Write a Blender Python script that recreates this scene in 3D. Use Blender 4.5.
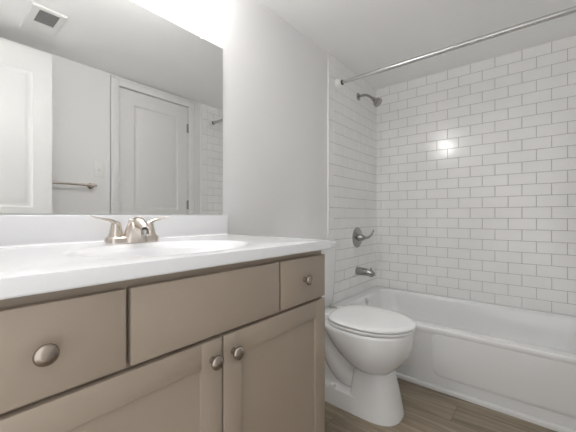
import bpy, bmesh, math, random
from mathutils import Vector, Matrix
random.seed(7)
sc = bpy.context.scene
for o in list(bpy.data.objects):
    bpy.data.objects.remove(o)
COL = sc.collection
PI = math.pi

# ------------------------------------------------------------------ camera
cam_d = bpy.data.cameras.new('camera')
cam_d.sensor_width = 36.0
cam_d.lens = 306.0 / 576.0 * 36.0
cam_d.clip_start = 0.01
cam = bpy.data.objects.new('camera', cam_d)
COL.objects.link(cam)
cam.location = (0.0, 0.0, 0.98)
cam.rotation_euler = (math.radians(90), 0, math.radians(-50.5))
sc.camera = cam

# ------------------------------------------------------------------ world, exposure
W = bpy.data.worlds.new('world'); sc.world = W
W.use_nodes = True
bg = W.node_tree.nodes['Background']
bg.inputs[0].default_value = (1.0, 1.0, 1.0, 1)
bg.inputs[1].default_value = 0.8
sc.view_settings.view_transform = 'Standard'
sc.view_settings.look = 'None'
sc.view_settings.exposure = 1.06
sc.cycles.max_bounces = 20
sc.cycles.diffuse_bounces = 14
sc.cycles.glossy_bounces = 8
sc.view_settings.gamma = 1.0
sc.view_settings.use_curve_mapping = False
BULB = 19.0

# ------------------------------------------------------------------ room measures
YA, YC = 1.16, -0.364          # mirror wall, door wall
XB, XD = 2.663, -0.05          # tiled long wall, doorway wall
H = 2.13
XT = 1.851                     # where the tile begins
XAP = 1.867                    # face of the tub
RIM = 0.345

# ------------------------------------------------------------------ materials
def mat(name, col, rough=0.5, metal=0.0, bump=None, coat=0.0, var=None, spec=None):
    m = bpy.data.materials.new(name); m.use_nodes = True
    nt = m.node_tree; b = nt.nodes['Principled BSDF']
    b.inputs['Base Color'].default_value = (*col, 1)
    b.inputs['Roughness'].default_value = rough
    b.inputs['Metallic'].default_value = metal
    if spec is not None: b.inputs['Specular IOR Level'].default_value = spec
    if coat: b.inputs['Coat Weight'].default_value = coat; b.inputs['Coat Roughness'].default_value = 0.05
    tc = nt.nodes.new('ShaderNodeTexCoord')
    if bump:
        sc_, st = bump
        n = nt.nodes.new('ShaderNodeTexNoise'); n.inputs['Scale'].default_value = sc_; n.inputs['Detail'].default_value = 4
        bp = nt.nodes.new('ShaderNodeBump'); bp.inputs['Strength'].default_value = st; bp.inputs['Distance'].default_value = 0.002
        nt.links.new(tc.outputs['Object'], n.inputs['Vector'])
        nt.links.new(n.outputs['Fac'], bp.inputs['Height'])
        nt.links.new(bp.outputs['Normal'], b.inputs['Normal'])
    if var:
        sc_, amt = var
        n = nt.nodes.new('ShaderNodeTexNoise'); n.inputs['Scale'].default_value = sc_; n.inputs['Detail'].default_value = 3
        r = nt.nodes.new('ShaderNodeValToRGB')
        r.color_ramp.elements[0].position = 0.3; r.color_ramp.elements[1].position = 0.7
        r.color_ramp.elements[0].color = (*[c * (1 - amt) for c in col], 1)
        r.color_ramp.elements[1].color = (*[min(1, c * (1 + amt)) for c in col], 1)
        nt.links.new(tc.outputs['Object'], n.inputs['Vector'])
        nt.links.new(n.outputs['Fac'], r.inputs['Fac'])
        nt.links.new(r.outputs['Color'], b.inputs['Base Color'])
    return m

M_paint = mat('wall_paint', (0.80, 0.80, 0.80), 0.55, bump=(180, 0.15), var=(1.5, 0.012))
M_ceil = mat('ceiling_paint', (0.92, 0.92, 0.915), 0.8, bump=(120, 0.2), var=(1.2, 0.012))
M_trim = mat('trim_paint', (0.77, 0.77, 0.76), 0.35, var=(2, 0.01))
M_door = mat('door_paint', (0.74, 0.74, 0.73), 0.4, var=(2, 0.01))
M_tile = mat('glazed_tile', (0.88, 0.88, 0.872), 0.13, var=(3.5, 0.03), bump=(28, 0.05))
M_grout = mat('grout', (0.42, 0.41, 0.40), 0.9, var=(20, 0.1))
M_porc = mat('porcelain', (0.86, 0.865, 0.87), 0.07, coat=0.4, var=(3, 0.008))
M_seat = mat('seat_plastic', (0.87, 0.875, 0.88), 0.22, var=(3, 0.008))
M_tub = mat('tub_enamel', (0.83, 0.835, 0.84), 0.16, coat=0.3, var=(3, 0.008))
M_marble = mat('cultured_marble', (0.82, 0.825, 0.84), 0.16, coat=0.3, var=(4, 0.01))
M_cab = mat('taupe_paint', (0.375, 0.312, 0.250), 0.42, var=(4, 0.03), bump=(90, 0.06))
M_cabin = mat('cabinet_inside', (0.18, 0.14, 0.11), 0.6, var=(6, 0.06))
M_nickel = mat('brushed_nickel', (0.66, 0.60, 0.545), 0.24, 1.0, bump=(300, 0.05))
M_knob = mat('knob_nickel', (0.40, 0.345, 0.30), 0.27, 1.0, bump=(300, 0.05))
M_chrome = mat('shower_chrome', (0.40, 0.392, 0.38), 0.22, 1.0, bump=(200, 0.03))
M_rod = mat('rod_white_metal', (0.62, 0.62, 0.61), 0.25, 0.8, var=(5, 0.01))
M_black = mat('black_rubber', (0.02, 0.02, 0.02), 0.5, var=(9, 0.1))
M_mirror = mat('mirror_silver', (0.86, 0.865, 0.86), 0.0, 1.0)
M_edge = mat('glass_edge', (0.62, 0.66, 0.65), 0.15, var=(9, 0.02))
M_plastic = mat('white_plastic', (0.78, 0.78, 0.76), 0.4, var=(5, 0.01))
M_dark = mat('grille_grey', (0.30, 0.30, 0.295), 0.6, var=(9, 0.05))
M_bright = mat('bright_chrome', (0.78, 0.78, 0.77), 0.12, 1.0, var=(9, 0.01))
M_hinge = mat('hinge_steel', (0.30, 0.29, 0.28), 0.35, 1.0, var=(30, 0.05))

def mat_emit(name, col, s):
    m = bpy.data.materials.new(name); m.use_nodes = True
    b = m.node_tree.nodes['Principled BSDF']
    b.inputs['Base Color'].default_value = (0.9, 0.9, 0.9, 1)
    b.inputs['Emission Color'].default_value = (*col, 1)
    b.inputs['Emission Strength'].default_value = s
    return m
M_bulb = mat_emit('lit_frosted_glass', (1.0, 0.985, 0.97), BULB)

def mat_floor():
    m = bpy.data.materials.new('wood_plank_floor'); m.use_nodes = True
    nt = m.node_tree; b = nt.nodes['Principled BSDF']; L = nt.links.new
    tc = nt.nodes.new('ShaderNodeTexCoord')
    mp = nt.nodes.new('ShaderNodeMapping'); mp.inputs['Rotation'].default_value = (0, 0, PI / 2)
    mp.inputs['Location'].default_value = (0.33, 0.05, 0)
    L(tc.outputs['Object'], mp.inputs['Vector'])
    br = nt.nodes.new('ShaderNodeTexBrick')
    br.offset = 0.37; br.inputs['Scale'].default_value = 1.0
    br.inputs['Brick Width'].default_value = 1.2; br.inputs['Row Height'].default_value = 0.152
    br.inputs['Mortar Size'].default_value = 0.0012; br.inputs['Mortar Smooth'].default_value = 0.2
    br.inputs['Color1'].default_value = (0.0, 0.0, 0.0, 1); br.inputs['Color2'].default_value = (1, 1, 1, 1)
    br.inputs['Mortar'].default_value = (0.5, 0.5, 0.5, 1)
    L(mp.outputs['Vector'], br.inputs['Vector'])
    # grain, stretched along the plank and shifted from plank to plank
    sx = nt.nodes.new('ShaderNodeMapping'); sx.inputs['Scale'].default_value = (2.6, 34, 1)
    addv = nt.nodes.new('ShaderNodeVectorMath'); addv.operation = 'ADD'
    mulv = nt.nodes.new('ShaderNodeVectorMath'); mulv.operation = 'SCALE'; mulv.inputs['Scale'].default_value = 7.0
    L(br.outputs['Color'], mulv.inputs[0]); L(mp.outputs['Vector'], addv.inputs[0]); L(mulv.outputs[0], addv.inputs[1])
    L(addv.outputs[0], sx.inputs['Vector'])
    n1 = nt.nodes.new('ShaderNodeTexNoise'); n1.inputs['Scale'].default_value = 1.0; n1.inputs['Detail'].default_value = 7; n1.inputs['Roughness'].default_value = 0.65
    n1.inputs['Distortion'].default_value = 0.6
    L(sx.outputs['Vector'], n1.inputs['Vector'])
    rp = nt.nodes.new('ShaderNodeValToRGB')
    e = rp.color_ramp.elements
    e[0].position = 0.30; e[0].color = (0.165, 0.130, 0.090, 1)
    e[1].position = 0.72; e[1].color = (0.43, 0.36, 0.27, 1)
    k = rp.color_ramp.elements.new(0.52); k.color = (0.30, 0.245, 0.178, 1)
    L(n1.outputs['Fac'], rp.inputs['Fac'])
    hs = nt.nodes.new('ShaderNodeHueSaturation')
    mr = nt.nodes.new('ShaderNodeMapRange'); mr.inputs['To Min'].default_value = 0.85; mr.inputs['To Max'].default_value = 1.18
    L(br.outputs['Color'], mr.inputs['Value']); L(mr.outputs['Result'], hs.inputs['Value']); L(rp.outputs['Color'], hs.inputs['Color'])
    mx = nt.nodes.new('ShaderNodeMix'); mx.data_type = 'RGBA'
    mx.inputs['B'].default_value = (0.13, 0.105, 0.078, 1)
    L(br.outputs['Fac'], mx.inputs['Factor']); L(hs.outputs['Color'], mx.inputs['A'])
    L(mx.outputs['Result'], b.inputs['Base Color'])
    bp = nt.nodes.new('ShaderNodeBump'); bp.inputs['Strength'].default_value = 0.2; bp.inputs['Distance'].default_value = 0.001
    L(n1.outputs['Fac'], bp.inputs['Height']); L(bp.outputs['Normal'], b.inputs['Normal'])
    b.inputs['Roughness'].default_value = 0.45
    return m
M_floor = mat_floor()

# ------------------------------------------------------------------ mesh helpers
class MB:
    """collects geometry in world coordinates and links it as ONE mesh object"""
    def __init__(s): s.bm = bmesh.new(); s.slot = 0
    def face(s, vs):
        try:
            f = s.bm.faces.new(vs); f.material_index = s.slot; f.smooth = True; return f
        except ValueError:
            return None
    def ring(s, pts): return [s.bm.verts.new(p) for p in pts]
    def bridge(s, a, b, closed=True):
        n = len(a)
        for i in range(n if closed else n - 1):
            j = (i + 1) % n
            s.face([a[i], a[j], b[j], b[i]])
    def cap(s, r, flip=False): s.face(list(reversed(r)) if flip else r)
    def loft(s, rings, cap0=True, cap1=True, closed=True):
        R = [s.ring(r) for r in rings]
        for a, b in zip(R, R[1:]): s.bridge(a, b, closed)
        if cap0: s.cap(R[0], True)
        if cap1: s.cap(R[-1])
        return R
    def box(s, x0, x1, y0, y1, z0, z1, bev=0.0, seg=2):
        t = bmesh.new()
        bmesh.ops.create_cube(t, size=1.0)
        for v in t.verts:
            v.co = Vector(((x0 + x1) / 2 + v.co.x * (x1 - x0), (y0 + y1) / 2 + v.co.y * (y1 - y0), (z0 + z1) / 2 + v.co.z * (z1 - z0)))
        if bev > 0:
            bmesh.ops.bevel(t, geom=list(t.edges), offset=bev, segments=seg, affect='EDGES', profile=0.5)
        s.merge(t)
    def merge(s, t, M=None):
        mp = {}
        for v in t.verts: mp[v] = s.bm.verts.new(M @ v.co if M else v.co)
        for f in t.faces: s.face([mp[v] for v in f.verts])
        t.free()
    def lathe(s, prof, origin, axis=(0, 0, 1), n=28, sx=1.0, sy=1.0, rot=0.0):
        """prof: (radius, height along axis)"""
        q = Vector((0, 0, 1)).rotation_difference(Vector(axis).normalized()).to_matrix()
        rings = []
        for r, h in prof:
            r = max(r, 1e-5)
            rings.append([Vector(origin) + q @ Vector((r * sx * math.cos(rot + 2 * PI * i / n), r * sy * math.sin(rot + 2 * PI * i / n), h)) for i in range(n)])
        s.loft(rings)
    def tube(s, pts, rad, n=14, flat=1.0, up=(0, 0, 1)):
        """pts a path, rad one radius or one per point, flat squeezes along the 'up' side"""
        P = [Vector(p) for p in pts]; m = len(P)
        if not isinstance(rad, (list, tuple)): rad = [rad] * m
        U = Vector(up); rings = []
        for i in range(m):
            d = (P[min(i + 1, m - 1)] - P[max(i - 1, 0)]).normalized()
            a = d.cross(U)
            if a.length < 1e-4: a = d.cross(Vector((1, 0, 0)))
            a.normalize(); b = a.cross(d).normalized()
            fl = flat[i] if isinstance(flat, (list, tuple)) else flat
            rings.append([P[i] + a * (rad[i] * math.cos(2 * PI * k / n)) + b * (rad[i] * fl * math.sin(2 * PI * k / n)) for k in range(n)])
        s.loft(rings)
    def prism_y(s, prof, y0, y1):
        """closed (x,z) outline extruded along y"""
        s.loft([[(x, y0, z) for x, z in prof], [(x, y1, z) for x, z in prof]])
    def build(s, name, mats, parent=None, sharp=32):
        bmesh.ops.recalc_face_normals(s.bm, faces=list(s.bm.faces))
        off = ORG.get(parent, Vector((0, 0, 0))) if parent else Vector((0, 0, 0))
        if off.length: bmesh.ops.translate(s.bm, verts=list(s.bm.verts), vec=-off)
        me = bpy.data.meshes.new(name); s.bm.to_mesh(me); s.bm.free()
        for m in (mats if isinstance(mats, (list, tuple)) else [mats]): me.materials.append(m)
        me.set_sharp_from_angle(angle=math.radians(sharp))
        o = bpy.data.objects.new(name, me); COL.objects.link(o)
        if parent: o.parent = parent; ORG[o] = off
        return o
ORG = {}

def tag(o, label=None, cat=None, group=None, kind=None):
    if label: o['label'] = label
    if cat: o['category'] = cat
    if group: o['group'] = group
    if kind: o['kind'] = kind
    return o
def thing(name, loc, label, cat, group=None):
    o = bpy.data.objects.new(name, None); COL.objects.link(o); o.location = loc
    o.empty_display_size = 0.05
    ORG[o] = Vector(loc)
    return tag(o, label, cat, group)
def struct(name, mb, m, label, cat=None):
    o = mb.build(name, m); return tag(o, label, cat or name.split('_')[0], kind='structure')
def bez(p0, p1, p2, p3, n=12):
    p0, p1, p2, p3 = map(Vector, (p0, p1, p2, p3)); r = []
    for i in range(n + 1):
        t = i / n; u = 1 - t
        r.append(p0 * u**3 + p1 * 3 * u * u * t + p2 * 3 * u * t * t + p3 * t**3)
    return r
def rrect(cx, cy, hx, hy, r, z, n=6):
    pts = []
    for qx, qy, a0 in ((1, 1, 0), (-1, 1, PI / 2), (-1, -1, PI), (1, -1, 3 * PI / 2)):
        for i in range(n + 1):
            a = a0 + PI / 2 * i / n
            pts.append((cx + qx * (hx - r) + r * math.cos(a), cy + qy * (hy - r) + r * math.sin(a), z))
    return pts

# ================================================================== STRUCTURE
T = 0.10
DY0, DY1, DTOP = -0.150, 0.560, 2.04      # doorway in the wall beside the vanity
m = MB(); m.box(XD - 0.9, XB + T, YC - T, YA + T, -0.08, 0.0); struct('floor', m, M_floor, 'greyish brown wood plank floor')
m = MB(); m.box(XD - T, XB + T, YC - T, YA + T, H, H + 0.08); struct('ceiling', m, M_ceil, 'plain off-white flat ceiling')
m = MB(); m.box(XD - T, XB + T, YA, YA + T, 0, H); struct('wall_back', m, M_paint, 'pale grey painted wall behind vanity and toilet')
# door wall, with an opening for the closed door
C0, C1, CT = 1.056, 1.700, 2.05
m = MB()
m.box(XD - T, C0, YC - T, YC, 0, H); m.box(C1, XB + T, YC - T, YC, 0, H); m.box(C0, C1, YC - T, YC, CT, H)
struct('wall_front', m, M_paint, 'pale grey painted wall with towel bar seen in mirror')
# wall with the doorway the photograph is taken from
m = MB()
m.box(XD - T, XD, YC, DY0, 0, H); m.box(XD - T, XD, DY1, YA, 0, H); m.box(XD - T, XD, DY0, DY1, DTOP, H)
struct('wall_left', m, M_paint, 'pale grey painted wall around the open doorway')
m = MB(); m.box(XB + 0.012, XB + T, YC, YA, 0, H); struct('wall_right', m, M_paint, 'wall behind the long run of white tile')

ROW, MOD, G = 0.0781, 0.1556, 0.0026
Z0 = 0.4165                                # a grout line
def tiles(frame, u0, u1, z0, z1, ujoint, edge=None):
    """frame(u,z,d) -> world; a mesh of separate glazed tiles over a grout bed. edge=(ua,ub) adds a column of upright edge tiles"""
    m = MB(); m.slot = 1
    def plate(a, b, c, d, tilt=0.0022):
        ch = 0.0016; t1 = random.uniform(-tilt, tilt); t2 = random.uniform(-tilt, tilt)
        if b - a < 0.008 or d - c < 0.008: return
        cu, cz = (a + b) / 2, (c + d) / 2
        R0 = m.ring([frame(a, c, -0.009), frame(b, c, -0.009), frame(b, d, -0.009), frame(a, d, -0.009)])
        R1 = m.ring([frame(a, c, -0.0016), frame(b, c, -0.0016), frame(b, d, -0.0016), frame(a, d, -0.0016)])
        q = [(a + ch, c + ch), (b - ch, c + ch), (b - ch, d - ch), (a + ch, d - ch)]
        R2 = m.ring([frame(x, z, (x - cu) * t1 + (z - cz) * t2) for x, z in q])
        m.bridge(R0, R1); m.bridge(R1, R2); m.cap(R2)
    # grout bed
    p = [(u0, z0), (u1, z0), (u1, z1), (u0, z1)]
    A = m.ring([frame(u, z, -0.0115) for u, z in p]); B = m.ring([frame(u, z, -0.0022) for u, z in p])
    m.bridge(A, B); m.cap(B); m.cap(A)
    m.slot = 0
    k0 = int(math.floor((z0 - Z0) / ROW)) - 1
    for k in range(k0, k0 + 40):
        za, zb = Z0 + k * ROW, Z0 + (k + 1) * ROW
        c, d = max(za + G / 2, z0), min(zb - G / 2, z1)
        if d <= c: continue
        off = ujoint + (MOD / 2 if k % 2 == 0 else 0)
        n0 = int(math.floor((u0 - off) / MOD)) - 1
        for n in range(n0, n0 + 40):
            a, b = off + n * MOD, off + (n + 1) * MOD
            lo, hi = u0, u1
            if edge and edge[0] <= u0: lo = edge[1]
            a, b = max(a + G / 2, lo + G / 2), min(b - G / 2, hi)
            if b <= a: continue
            plate(a, b, c, d)
    if edge:
        k = k0 - (k0 % 2)
        while Z0 + k * ROW < z1:
            c, d = max(Z0 + k * ROW + G / 2, z0), min(Z0 + (k + 2) * ROW - G / 2, z1)
            if d > c: plate(edge[0] + 0.0005, edge[1] - G / 2, c, d)
            k += 2
    return m
m = tiles(lambda u, z, d: (XB - d, u, z), YC, YA, RIM, H, 0.409)
struct('wall_right_tile', m, [M_tile, M_grout], 'white glazed subway tile on the long wall above bathtub', 'tile')
YAT = YA - 0.010
m = tiles(lambda u, z, d: (u, YAT - d, z), XT, XB - 0.001, RIM, H, 1.9155, (XT, 1.9155))
m2 = m; m2.slot = 0
struct('wall_back_tile', m, [M_tile, M_grout], 'white glazed subway tile around shower valve and spout', 'tile')
YCT = YC + 0.010
m = tiles(lambda u, z, d: (u, YCT + d, z), XT, XB - 0.001, RIM, H, 1.9155, (XT, 1.9155))
struct('wall_front_tile', m, [M_tile, M_grout], 'white subway tile strip reflected beside the closed door', 'tile')
# edge strips where tile meets paint
m = MB(); m.box(XT - 0.009, XT, YA - 0.0125, YA, 0.0, H - 0.001, 0.002); struct('trim_1', m, M_trim, 'thin white upright edge strip where tile meets grey paint', 'trim')
m = MB(); m.box(XT - 0.009, XT, YC, YC + 0.0125, 0.0, H - 0.001, 0.002); struct('trim_2', m, M_trim, 'thin white edge strip of reflected tile', 'trim')
# quarter-round at the foot of the tub
m = MB()
m.prism_y([(XAP, 0.0), (XAP - 0.014, 0.0)] + [(XAP - 0.014 * math.cos(a) , 0.010 + 0.014 * math.sin(a)) for a in [PI / 2 * i / 6 for i in range(7)]], YC + 0.001, YA - 0.001)
struct('trim_3', m, M_trim, 'white quarter-round strip along the foot of bathtub', 'trim')
# baseboards
def baseboard(name, x0, x1, y, ny, label):
    m = MB(); pr = [(0, 0), (0.012, 0), (0.012, 0.075), (0.007, 0.088), (0, 0.09)]
    m.loft([[(x0, y + ny * a, z) for a, z in pr], [(x1, y + ny * a, z) for a, z in pr]])
    struct(name, m, M_trim, label, 'baseboard')
baseboard('baseboard_back', 0.940, XT - 0.010, YA, -1, 'white baseboard behind toilet')
baseboard('baseboard_front', XD + 0.001, 0.985, YC, 1, 'white baseboard below towel bar')

# ------------------------------------------------------------------ doors
def door_slab(mb, x0, x1, z0, z1, yb, yf, panels):
    """slab between yb (back) and yf (front face) with moulded panels on the front face and on the back"""
    s = 1 if yf > yb else -1
    mb.box(x0, x1, min(yb + s * .008, yf - s * .008), max(yb + s * .008, yf - s * .008), z0, z1)
    for face, d in ((yf, s), (yb, -s)):
        px0, px1 = panels[0][0], panels[0][1]
        ys = sorted((face, face - d * .008))
        cuts = [z0] + [v for p in sorted(panels, key=lambda p: p[2]) for v in (p[2], p[3])] + [z1]
        mb.box(x0, px0, ys[0], ys[1], z0, z1); mb.box(px1, x1, ys[0], ys[1], z0, z1)
        for i in range(0, len(cuts), 2): mb.box(px0, px1, ys[0], ys[1], cuts[i], cuts[i + 1])
        for a, b, c, e in panels:
            def R(i, dep): return [(a + i, face - d * dep, c + i), (b - i, face - d * dep, c + i), (b - i, face - d * dep, e - i), (a + i, face - d * dep, e - i)]
            mb.loft([R(0, 0), R(.004, .005), R(.011, .0075), R(.02, .0078), R(.034, .002), R(.038, .0012)], cap0=False)
def casing(x0, x1, ztop, y, ny, w=.064):
    pr = lambda a: a
    mb = MB()
    for (a, b, c, d) in ((x0 - w, x0, 0, ztop + w), (x1, x1 + w, 0, ztop + w), (x0, x1, ztop, ztop + w)):
        ys = sorted((y, y + ny * .014)); mb.box(a, b, ys[0], ys[1], c, d, .003)
        ys = sorted((y, y + ny * .018))
    mb.box(x0 - w, x0 - w + .016, min(y, y + ny * .018), max(y, y + ny * .018), 0, ztop + w, .003)
    mb.box(x1 + w - .016, x1 + w, min(y, y + ny * .018), max(y, y + ny * .018), 0, ztop + w, .003)
    mb.box(x0 - w, x1 + w, min(y, y + ny * .018), max(y, y + ny * .018), ztop + w - .016, ztop + w, .003)
    return mb
def door_knob(mb, o, d):
    mb.lathe([(.0, 0), (.031, 0), (.031, .004), (.024, .009), (.011, .012), (.010, .03), (.018, .036), (.026, .046), (.027, .056), (.020, .064), (.0, .067)], o, d, 24)

# closed door on the wall opposite the mirror
d1 = thing('door_1', (1.378, YC - .02, 0), 'closed white two-panel door with steel hinges', 'door'); d1['kind'] = 'structure'
m = MB(); door_slab(m, C0 + .006, C1 - .006, .010, CT - .006, YC - .038, YC - .003, [(1.182, 1.590, 1.04, 1.925), (1.182, 1.590, .22, .90)]); m.build('slab', M_door, d1)
m = MB(); m.box(C0, C1, YC - .075, YC - .0385, 0, CT); m.build('light_block', M_trim, d1)  # unseen backing added so world light cannot leak through the door gap
casing(C0, C1, CT, YC, 1).build('door_casing', M_trim, d1)
for z in (1.84, 1.09, .25):
    m = MB(); m.lathe([(0, 0), (.006, .001), (.0065, .004), (.0065, .086), (.006, .089), (0, .09)], (C1 - .003, YC + .004, z - .045), (0, 0, 1), 12)
    m.box(C1 - .016, C1 - .003, YC - .003, YC + .0005, z - .042, z + .042); m.build('hinge', M_hinge, d1)
m = MB(); door_knob(m, (C0 + .07, YC - .003, .93), (0, 1, 0)); m.build('door_knob', M_nickel, d1)

# entry door, swung open in front of the towel bar wall
d2 = thing('door_2', (XD, -.165, 0), 'white panel entry door standing open', 'door'); d2['kind'] = 'structure'
m = MB(); door_slab(m, XD + .008, .563, .010, 2.03, -.185, -.150, [(XD + .10, .465, 1.035, 1.885), (XD + .10, .465, .22, .90)]); m.build('slab', M_door, d2)
m = MB(); door_knob(m, (.497, -.150, .915), (0, 1, 0)); door_knob(m, (.497, -.185, .915), (0, -1, 0)); m.build('door_knob', M_nickel, d2)
m = MB()
for (a, b, c, d) in ((DY0 - .064, DY0, 0, DTOP + .064), (DY1, DY1 + .064, 0, DTOP + .064), (DY0, DY1, DTOP, DTOP + .064)):
    m.box(XD, XD + .007, a, b, c, d, .002)
m.build('door_casing', M_trim, d2)

# ================================================================== VANITY
VX0, VX1, VC = -0.010, 0.933, 0.468
YF = 0.594                                  # face of doors and drawers
cab = thing('vanity_cabinet', (VC, .9, 0), 'taupe vanity cabinet with drawers and shaker doors below white countertop', 'cabinet')
m = MB()
m.box(VX0, VX0 + .016, YF + .020, YA - .002, 0, .864); m.box(VX1 - .016, VX1, YF + .020, YA - .002, 0, .864)
m.box(VX0 + .016, VX1 - .016, YA - .012, YA - .002, .1, .864); m.box(VX0 + .016, VX1 - .016, YF + .03, YA - .012, .10, .116)
m.box(VX0 + .016, VX1 - .016, YF + .085, YF + .10, 0, .10)
m.build('carcass', M_cab, cab)
m = MB()
f0, f1 = YF + .0185, YF + .036
for a, b, c, d in ((VX0, VX0 + .040, .10, .864), (VX1 - .040, VX1, .10, .864), (VX0 + .04, VX1 - .04, .826, .864), (VX0 + .04, VX1 - .04, .675, .715), (VX0 + .04, VX1 - .04, .10, .14),
                   (.232, .275, .715, .826), (.664, .708, .715, .826), (VC - .02, VC + .02, .14, .675)):
    m.box(a, b, f0, f1, c, d)
m.build('face_frame', M_cab, cab)
def knob(parent, x, z):
    mb = MB(); mb.lathe([(0, 0), (.0085, 0), (.0075, .004), (.006, .009), (.0065, .013), (.011, .016), (.0158, .0185), (.0168, .0215), (.0158, .0245), (.0115, .0275), (.006, .029), (0, .0295)], (x, YF, z), (0, -1, 0), 30)
    return mb.build('knob', M_knob, parent, 60)
m = MB(); m.box(.000, .2477, YF, f0, .697, .844, .0022); a = m.build('drawer', M_cab, cab); knob(a, .124, .771)
m = MB(); m.box(.2567, .6810, YF, f0, .697, .844, .0022); m.build('drawer_front', M_cab, cab)
m = MB(); m.box(.6895, .9290, YF, f0, .697, .844, .0022); a = m.build('drawer', M_cab, cab); knob(a, .805, .773)
def shaker(x0, x1, z0, z1, kx):
    w = .058; mb = MB()
    mb.box(x0, x0 + w, YF, f0, z0, z1, .0018); mb.box(x1 - w, x1, YF, f0, z0, z1, .0018)
    mb.box(x0 + w - .001, x1 - w + .001, YF + .0002, f0, z1 - w, z1 - .0005, .0012); mb.box(x0 + w - .001, x1 - w + .001, YF + .0002, f0, z0 + .0005, z0 + w, .0012)
    o = mb.build('door', M_cab, cab)
    mb = MB(); mb.box(x0 + w - .003, x1 - w + .003, YF + .009, f0 - .001, z0 + w - .003, z1 - w + .003); mb.build('door_panel', M_cab, o)
    knob(o, kx, .642)
shaker(.000, .4700, .105, .688, .441)
shaker(.4755, .9290, .105, .688, .505)

# countertop with moulded oval basin and backsplash
ZC, ZB = .894, .864
CX0, CX1, CY0, CY1 = -.022, .937, .574, 1.156
BX, BY, BA, BB = .455, .800, .238, .172
ct = thing('countertop', (VC, .87, ZB), 'glossy white vanity countertop with oval basin and backsplash', 'countertop')
N = 96
def ell(s, z, dy=0): return [(BX + BA * s * math.cos(2 * PI * i / N), BY + dy + BB * s * math.sin(2 * PI * i / N), z) for i in range(N)]
def per(inset, z):
    x0, x1, y0, y1 = CX0 + inset, CX1 - inset, CY0 + inset, CY1
    out = []
    for i in range(N):
        a = 2 * PI * i / N; dx, dy = math.cos(a) * BA, math.sin(a) * BB
        t = min(((x1 - BX) / dx) if dx > 1e-9 else ((x0 - BX) / dx) if dx < -1e-9 else 1e9, ((y1 - BY) / dy) if dy > 1e-9 else ((y0 - BY) / dy) if dy < -1e-9 else 1e9)
        out.append([BX + dx * t, BY + dy * t, z])
    for cx, cy in ((x0, y0), (x1, y0), (x1, y1), (x0, y1)):
        j = min(range(N), key=lambda i: (out[i][0] - cx)**2 + (out[i][1] - cy)**2); out[j] = [cx, cy, z]
    return [tuple(p) for p in out]
m = MB()
m.loft([ell(1.06, ZC), per(.004, ZC), per(.0010, ZC - .0008), per(.0, ZC - .0028), per(0, ZB + .003), per(.002, ZB), per(.03, ZB)], cap0=False, cap1=False)
m.build('slab', M_marble, ct)
m = MB()
prof = [(1.06, 0), (1.04, -.0004), (1.02, -.002), (1.0, -.005), (.975, -.0085), (.95, -.0105), (.92, -.0125), (.885, -.016), (.86, -.022), (.83, -.034), (.78, -.056), (.70, -.084), (.58, -.106), (.42, -.119), (.25, -.125), (.10, -.128)]
m.loft([ell(s, ZC + dz, .0 if s > .5 else .01) for s, dz in prof], cap0=False, cap1=True)
m.build('basin', M_marble, ct, 50)
m = MB(); m.lathe([(0, .0), (.026, 0), (.026, .002), (.021, .004), (.019, .002), (.017, .002), (.016, .007), (.008, .009), (0, .0095)], (BX, BY + .01, ZC - .1285), (0, 0, 1), 28); m.build('drain', M_nickel, ct)
m = MB(); m.box(CX0 + .001, CX1 - .0005, 1.138, CY1, ZC - .001, .9825, .004, 3)
# cove where the splash meets the deck
cv = [(1.1385, ZC + .008)] + [(1.1385 - .008 * (1 - math.cos(a)), ZC + .008 - .008 * math.sin(a)) for a in [PI / 2 * i / 5 for i in range(1, 6)]] + [(1.1385, ZC - .001)]
m.loft([[(CX0 + .004, y, z) for y, z in cv], [(CX1 - .008, y, z) for y, z in cv]])
m.build('backsplash', M_marble, ct)

# faucet
FX, FY = .446, 1.018
fa = thing('faucet', (FX, FY, ZC), 'brushed nickel centerset faucet with two lever handles', 'faucet')
m = MB()
m.loft([rrect(FX, FY, .083, .027, .0265, ZC - .0003), rrect(FX, FY, .083, .027, .0265, ZC + .012), rrect(FX, FY, .0815, .0255, .025, ZC + .018), rrect(FX, FY, .077, .021, .0205, ZC + .0215)])
m.build('base', M_nickel, fa)
def egg(cx, cy, a, b, z, n=28): return [(cx + a * math.cos(2 * PI * i / n), cy + b * math.sin(2 * PI * i / n), z) for i in range(n)]
# spout: wide skirt sweeping up and over toward the basin
m = MB()
path = bez((FX, FY - .016, ZC + .001), (FX, FY - .008, ZC + .058), (FX, FY - .030, ZC + .083), (FX, FY - .084, ZC + .046), 18)
rd = []; fl = []
for i in range(19):
    t = i / 18
    rd.append(.026 * (1 - t)**1.5 + .0125 + .003 * math.sin(PI * t)); fl.append(.55 + .45 * min(1, t * 1.6))
m.tube(path, rd, 20, fl, up=(0, 1, .001))
m.build('spout', M_nickel, fa, 60)
m = MB(); e = path[-1]; m.lathe([(0, 0), (.0115, .0), (.0115, .014), (.0095, .016), (0, .016)], e + Vector((0, .004, -.004)), (0, -.28, -1), 22); m.build('aerator', M_chrome, fa)
for sgn in (-1, 1):
    hx = FX + sgn * .052
    h = MB()
    h.lathe([(.0235, .018), (.0225, .024), (.019, .034), (.0165, .046), (.015, .056), (.0125, .064), (.007, .069), (0, .070)], (hx, FY, ZC), (0, 0, 1), 26)
    p = bez((hx - sgn * .006, FY, ZC + .050), (hx + sgn * .012, FY, ZC + .084), (hx + sgn * .040, FY - .004, ZC + .070), (hx + sgn * .072, FY - .008, ZC + .087), 14)
    h.tube(p, [.0125 - .0065 * i / 14 for i in range(14)] + [.0035], 14, [.75 - .50 * i / 14 for i in range(15)])
    h.build('handle', M_nickel, fa, 60)
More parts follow.
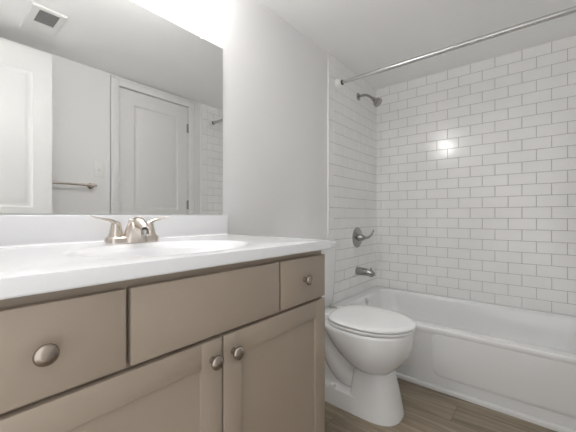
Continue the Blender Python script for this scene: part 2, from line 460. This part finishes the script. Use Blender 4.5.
m = MB(); m.lathe([(.0035, 0), (.0035, .045), (.006, .047), (.0065, .055), (.004, .058), (0, .058)], (FX, FY + .019, ZC + .018), (0, 0, 1), 14); m.build('lift_rod', M_nickel, fa)

# mirror
mi = thing('mirror', (.46, YA, .9845), 'large frameless wall mirror above the white backsplash', 'mirror')
m = MB(); m.box(.000, .919, 1.1565, YA - .0002, .985, 1.770, .0008, 1); m.build('backing', M_edge, mi)
m = MB(); q = m.ring([(.002, 1.1555, .987), (.917, 1.1555, .987), (.917, 1.1555, 1.768), (.002, 1.1555, 1.768)]); q2 = m.ring([(.002, 1.1566, .987), (.917, 1.1566, .987), (.917, 1.1566, 1.768), (.002, 1.1566, 1.768)])
m.bridge(q, q2); m.cap(q); m.build('glass', M_mirror, mi)
for x in (.80, .30):
    m = MB(); m.box(x - .008, x + .008, 1.1535, YA - .0005, 1.7705, 1.7735, .0006, 1); m.box(x - .008, x + .008, 1.1528, 1.1553, 1.762, 1.7735, .0006, 1); m.build('clip', M_plastic, mi)

# vanity light above the mirror
vl = thing('vanity_light', (.47, YA, 1.95), 'three-globe vanity light bar mounted above the mirror', 'light')
m = MB(); m.box(.20, .71, 1.130, YA - .0005, 1.922, 1.992, .006, 3); m.build('back_plate', M_nickel, vl)
for x in (.26, .46, .66):
    m = MB(); m.lathe([(.022, 0), (.022, .012), (.018, .028), (.016, .04), (0, .04)], (x, 1.131, 1.957), (0, -1, 0), 20); m.build('socket', M_nickel, vl)
    m = MB(); m.lathe([(.012, 0)] + [(.052 * math.sin(a), .052 - .052 * math.cos(a)) for a in [.3 + (PI - .3) * i / 12 for i in range(13)]], (x, 1.093, 1.957), (0, -1, 0), 24)
    m.build('globe', M_bulb, vl)

# ================================================================== TOILET
TX = 1.486
to = thing('toilet', (TX, .82, 0), 'white two-piece toilet with closed lid between vanity and bathtub', 'toilet')
NT = 56
def outline(w, yf, yb, z, ef=2.0, eb=3.0, mid=None):
    """egg: front half ellipse-like, back half squarer. mid = y of the widest place"""
    mid = mid if mid is not None else yb - (yb - yf) * .42
    r = []
    for i in range(NT):
        a = 2 * PI * i / NT; c, s_ = math.cos(a), math.sin(a)
        e = ef if s_ < 0 else eb
        x = w * math.copysign(abs(c)**(2 / e), c)
        y = mid + (mid - yf if s_ < 0 else yb - mid) * math.copysign(abs(s_)**(2 / e), s_)
        r.append((TX + x, y, z))
    return r
m = MB()
secs = [(.088, .568, .72, .170, 2.4, 2.6, .66), (.089, .567, .72, .208, 2.3, 2.6, .66), (.100, .560, .73, .219, 2.2, 2.5, .66), (.122, .541, .755, .234, 2.1, 2.3, .66),
        (.144, .518, .79, .256, 2.05, 2.2, .66), (.164, .495, .838, .288, 2.0, 2.2, .665), (.178, .475, .868, .325, 2.0, 2.3, .67), (.185, .465, .89, .362, 2.0, 2.5, .675),
        (.187, .462, .91, .392, 2, 2.7, .68), (.187, .462, .92, .412, 2, 2.8, .68), (.186, .463, .92, .420, 2, 2.8, .68), (.182, .467, .915, .426, 2, 2.8, .68)]
m.loft([outline(*s_) for s_ in secs])
# front column of the pedestal, foot block behind, web
m.loft([outline(.117, .514, .760, .0, 2.7, 6, .66), outline(.117, .514, .760, .012, 2.7, 6, .66), outline(.112, .520, .755, .035, 2.7, 6, .65), outline(.106, .530, .750, .08, 2.8, 6, .64),
        outline(.102, .543, .745, .135, 2.8, 6, .64), outline(.094, .555, .740, .180, 2.7, 6, .64), outline(.090, .563, .735, .215, 2.7, 6, .64)])
m.loft([outline(.115, .60, .955, .0, 3, 4, .74), outline(.115, .60, .955, .012, 3, 4, .74), outline(.110, .61, .947, .068, 3, 4, .74), outline(.106, .62, .94, .080, 3, 4, .74), outline(.09, .65, .93, .085, 3, 4, .74)])
m.box(TX - .050, TX + .050, .68, .93, .02, .36, .015, 3)
# shelf under the tank and the trap passage bulging out behind the column
m.box(TX - .115, TX + .115, .90, 1.10, .385, .425, .014, 3)
p = bez((TX, .66, .225), (TX, .73, .13), (TX, .82, .12), (TX, .875, .26), 12) + bez((TX, .875, .26), (TX, .89, .32), (TX, .91, .35), (TX, .92, .40), 6)[1:]
m.tube(p, [.074 + .012 * math.sin(PI * i / 18) for i in range(19)], 22)
m.tube([(TX, .915, .38), (TX, .93, .25), (TX, .93, .02)], [.070, .076, .084], 20)
m.build('bowl', M_porc, to, 45)
for sg in (-1, 1):
    m = MB(); m.lathe([(.017, 0), (.017, .008), (.013, .018), (.006, .022), (0, .023)], (TX + sg * .094, .845, .082), (0, 0, 1), 18); m.build('bolt_cap', M_seat, to)
    m = MB(); m.box(TX + sg * .075 - .017, TX + sg * .075 + .017, .872, .912, .424, .456, .008, 3); m.build('hinge', M_seat, to)
ZS = .428
def egg_disc(k):   # (inset, height)
    return [outline(.185 - i_, .455 + i_, .878 - i_ * .6, ZS + h_, 2, 2.9, .675) for i_, h_ in k]
m = MB(); m.loft(egg_disc([(.012, 0), (.003, .003), (.001, .010), (.005, .015)])); m.build('seat', M_seat, to, 50)
m = MB(); m.loft(egg_disc([(.009, .0185), (.001, .0215), (.0, .027), (.005, .033), (.03, .0365), (.10, .039)])); m.build('lid', M_seat, to, 50)
ty0, ty1 = .985, 1.142
tc_, th = (ty0 + ty1) / 2, (ty1 - ty0) / 2
m = MB(); m.loft([rrect(TX, tc_ + .005, .17, th - .014, .03, .426), rrect(TX, tc_ + .002, .183, th - .006, .035, .45), rrect(TX, tc_, .196, th - .001, .035, .62), rrect(TX, tc_, .203, th, .035, .785)]); m.build('tank', M_porc, to, 45)
m = MB(); m.loft([rrect(TX, tc_, .208, th + .004, .037, .785), rrect(TX, tc_, .211, th + .008, .04, .790), rrect(TX, tc_, .211, th + .008, .04, .812), rrect(TX, tc_, .207, th + .004, .037, .819), rrect(TX, tc_, .18, th - .02, .03, .822)]); m.build('tank_lid', M_porc, to, 45)
m = MB(); m.lathe([(.014, 0), (.014, .006), (.009, .010), (0, .011)], (TX - .14, ty0 + .002, .735), (0, -1, 0), 18)
m.tube(bez((TX - .14, ty0 - .012, .735), (TX - .12, ty0 - .016, .735), (TX - .09, ty0 - .018, .73), (TX - .075, ty0 - .02, .726)), .0055, 10); m.build('flush_lever', M_chrome, to)

# ================================================================== BATHTUB
TY0, TY1 = YC + .0012 + .010, YA - .0012 - .010
TX1 = XB - .0015
tb = thing('bathtub', (2.26, .4, 0), 'white alcove bathtub with panelled apron below the tile', 'bathtub')
m = MB()
cx, cy = (XAP + TX1) / 2, (TY0 + TY1) / 2
ix0, ix1, iy0, iy1 = XAP + .085, TX1 - .045, TY0 + .10, TY1 - .085
icx, icy, ihx, ihy = (ix0 + ix1) / 2, (iy0 + iy1) / 2, (ix1 - ix0) / 2, (iy1 - iy0) / 2
def rr(hx, hy, r, z, n=8, ex=0, ey=0): return rrect(icx + ex, icy + ey, hx, hy, r, z, n)
outer = rrect(cx + .006, cy, (TX1 - XAP) / 2 - .006, (TY1 - TY0) / 2, .002, RIM, 8)
m.loft([[(x, y, RIM - .012) for x, y, z in outer], outer, rr(ihx + .016, ihy + .016, .10, RIM), rr(ihx + .007, ihy + .007, .10, RIM - .002), rr(ihx, ihy, .10, RIM - .009), rr(ihx - .006, ihy - .008, .10, RIM - .025), rr(ihx - .020, ihy - .03, .11, RIM - .12),
        rr(ihx - .036, ihy - .06, .12, .12), rr(ihx - .055, ihy - .085, .12, .085), rr(ihx - .09, ihy - .12, .12, .066), rr(ihx - .15, ihy - .2, .10, .060)], cap0=False)
# apron profile with rolled rim, swept along the front
ap = [(XAP + .0062, RIM - .0001), (XAP + .004, RIM - .0008), (XAP + .0015, RIM - .004), (XAP, RIM - .011), (XAP, RIM - .020), (XAP + .0015, RIM - .028), (XAP + .005, RIM - .036), (XAP + .008, RIM - .046)]
m.loft([[(x, y, z) for x, z in ap + [(XAP + .008, .0), (XAP + .025, 0), (XAP + .025, RIM - .03), (XAP + .012, RIM - .004)]] for y in (TY0, TY1)])
m.box(XAP + .0135, TX1 - .02, TY0 + .02, TY1 - .02, .0, .045)
m.build('shell', M_tub, tb, 50)
# raised apron panel
m = MB()
py0, py1, pz0, pz1 = TY0 + .10, .470, .078, RIM - .026
def PR(i, dx, r): return [(XAP + .0085 - dx, y, z) for y, z, _ in rrect((py0 + py1) / 2, (pz0 + pz1) / 2, (py1 - py0) / 2 - i, (pz1 - pz0) / 2 - i, r, 0, 6)]
m.loft([PR(-.010, -.0005, .05), PR(-.004, .0015, .046), PR(.002, .0042, .042), PR(.012, .0055, .036)])
m.build('apron_panel', M_tub, tb, 50)
oy = TY1 - .085
m = MB(); m.lathe([(0, 0), (.030, 0), (.030, .004), (.022, .008), (.010, .0095), (0, .010)], (2.250, oy - .006, RIM - .040), (0, -1, .25), 26); m.box(2.244, 2.256, oy - .030, oy - .012, RIM - .048, RIM - .024, .003); m.build('overflow_plate', M_bright, tb)
m = MB(); m.lathe([(0, 0), (.028, 0), (.028, .002), (.018, .003), (.016, .010), (0, .012)], (2.262, TY1 - .33, .0601), (0, 0, 1), 24); m.build('drain', M_chrome, tb)

# ================================================================== SHOWER FITTINGS
YS = YAT
SX = 2.28
sp = thing('tub_spout', (SX, YS, .535), 'brushed metal tub spout on tiled wall below the valve', 'spout')
m = MB(); m.tube([(SX, YS + .0005, .535), (SX, YS - .02, .535), (SX, YS - .08, .533), (SX, YS - .118, .527), (SX, YS - .134, .517), (SX, YS - .140, .507)], [.033, .032, .029, .0275, .025, .018], 22); m.lathe([(.017, 0), (.016, .022), (0, .022)], (SX, YS - .122, .523), (0, 0, -1), 18); m.build('body', M_chrome, sp, 60)
m = MB(); m.lathe([(.0035, 0), (.0035, .016), (.0065, .018), (.006, .026), (0, .027)], (SX, YS - .120, .546), (0, 0, 1), 14); m.build('diverter', M_chrome, sp)
va = thing('shower_valve', (SX, YS, .805), 'round shower valve plate with single curved lever', 'valve')
m = MB(); m.lathe([(0, -.0005), (.082, -.0005), (.082, .003), (.076, .008), (.045, .012), (.034, .016), (0, .017)], (SX, YS, .805), (0, -1, 0), 44); m.build('plate', M_chrome, va)
m = MB(); m.lathe([(.029, .012), (.027, .03), (.0235, .052), (.019, .060), (0, .062)], (SX, YS, .805), (0, -1, 0), 26)
m.tube(bez((SX, YS - .050, .805), (SX + .02, YS - .085, .797), (SX + .050, YS - .10, .812), (SX + .068, YS - .112, .868), 14), [.013 - .0065 * i / 14 for i in range(15)], 14, .8); m.build('lever', M_chrome, va, 60)
sh = thing('showerhead', (SX + .02, YS, 1.957), 'dark chrome shower head on bent arm near the ceiling', 'shower head')
hx = SX + .02
m = MB(); m.lathe([(0, -.0005), (.031, -.0005), (.030, .004), (.020, .010), (.011, .013), (0, .013)], (hx, YS, 1.957), (0, -1, 0), 26); m.build('flange', M_chrome, sh)
pa = bez((hx, YS - .008, 1.957), (hx, YS - .075, 1.962), (hx, YS - .085, 1.950), (hx, YS - .128, 1.908), 14)
m = MB(); m.tube(pa, .0105, 14); m.build('arm', M_chrome, sh, 60)
m = MB(); m.lathe([(.0, -.014), (.012, -.012), (.0155, 0), (.0155, .010), (.013, .016), (.020, .022), (.031, .040), (.036, .056), (.035, .064), (.029, .067), (.0, .066)], pa[-1], (0, -.72, -.69), 30); m.build('head', M_chrome, sh, 40)

RX, RZ = 1.963, 1.949
ro = thing('shower_rod', (RX, (YA + YC) / 2, RZ), 'white tension shower curtain rod spanning above the bathtub', 'curtain rod')
m = MB(); m.tube([(RX, .55, RZ), (RX, YAT - .02, RZ)], .0115, 18); m.build('inner_tube', M_rod, ro)
m = MB(); m.tube([(RX, YCT + .02, RZ), (RX, .845, RZ)], .0142, 18); m.build('outer_tube', M_rod, ro)
for y, d in ((YAT + .0005, -1), (YCT - .0005, 1)):
    m = MB(); m.lathe([(0, 0), (.033, 0), (.034, .006), (.031, .022), (.025, .032), (.021, .038), (0, .038)], (RX, y, RZ), (0, d, 0), 28); f = m.build('flange', M_plastic, ro)
    m = MB(); m.lathe([(.017, .036), (.0185, .040), (.0185, .046), (.015, .048), (0, .048)], (RX, y, RZ), (0, d, 0), 22); m.build('rubber_ring', M_black, f)

# ================================================================== SEEN IN THE MIRROR
tw = thing('towel_bar', (.56, YC, 1.212), 'brushed metal towel bar reflected beside the open door', 'towel bar')
m = MB(); m.tube([(.245, YC + .062, 1.212), (.875, YC + .062, 1.212)], .0085, 14); m.build('bar', M_nickel, tw)
for x in (.27, .85):
    m = MB(); m.lathe([(0, -.0005), (.024, -.0005), (.024, .006), (.014, .012), (.011, .05), (.0145, .052), (.0145, .072), (.010, .075), (0, .075)], (x, YC, 1.212), (0, 1, 0), 22); m.build('post', M_nickel, tw)
sw = thing('light_switch', (.912, YC, 1.345), 'white wall switch plate above the end of towel bar', 'switch')
m = MB(); m.box(.874, .950, YC - .0005, YC + .006, 1.285, 1.405, .003, 3); m.build('plate', M_plastic, sw)
m = MB(); m.box(.906, .918, YC + .004, YC + .016, 1.333, 1.352, .002); m.build('toggle', M_plastic, sw)

ve = thing('exhaust_vent', (.485, .06, H), 'square white exhaust fan cover with dark grille on ceiling', 'vent')
m = MB()
vx0, vx1, vy0, vy1 = .400, .552, -.115, .200
gx0, gx1, gy0, gy1 = .432, .526, .030, .180
zt = H + .0004
for a, b, c, d in ((vx0, gx0, vy0, vy1), (gx1, vx1, vy0, vy1), (gx0, gx1, vy0, gy0), (gx0, gx1, gy1, vy1)):
    m.box(a, b, c, d, H - .010, zt)
m.loft([rrect((vx0 + vx1) / 2, (vy0 + vy1) / 2, (vx1 - vx0) / 2 + .006, (vy1 - vy0) / 2 + .006, .008, zt), rrect((vx0 + vx1) / 2, (vy0 + vy1) / 2, (vx1 - vx0) / 2 + .006, (vy1 - vy0) / 2 + .006, .008, H - .006), rrect((vx0 + vx1) / 2, (vy0 + vy1) / 2, (vx1 - vx0) / 2, (vy1 - vy0) / 2, .006, H - .010)], False, False)
m.build('cover', M_plastic, ve)
m = MB(); m.box(gx0 - .001, gx1 + .001, gy0 - .001, gy1 + .001, H - .003, zt)
for i in range(9):
    y = gy0 + (i + .5) * (gy1 - gy0) / 9; m.box(gx0, gx1, y - .003, y + .003, H - .009, H - .003)
m.build('grille', M_dark, ve)
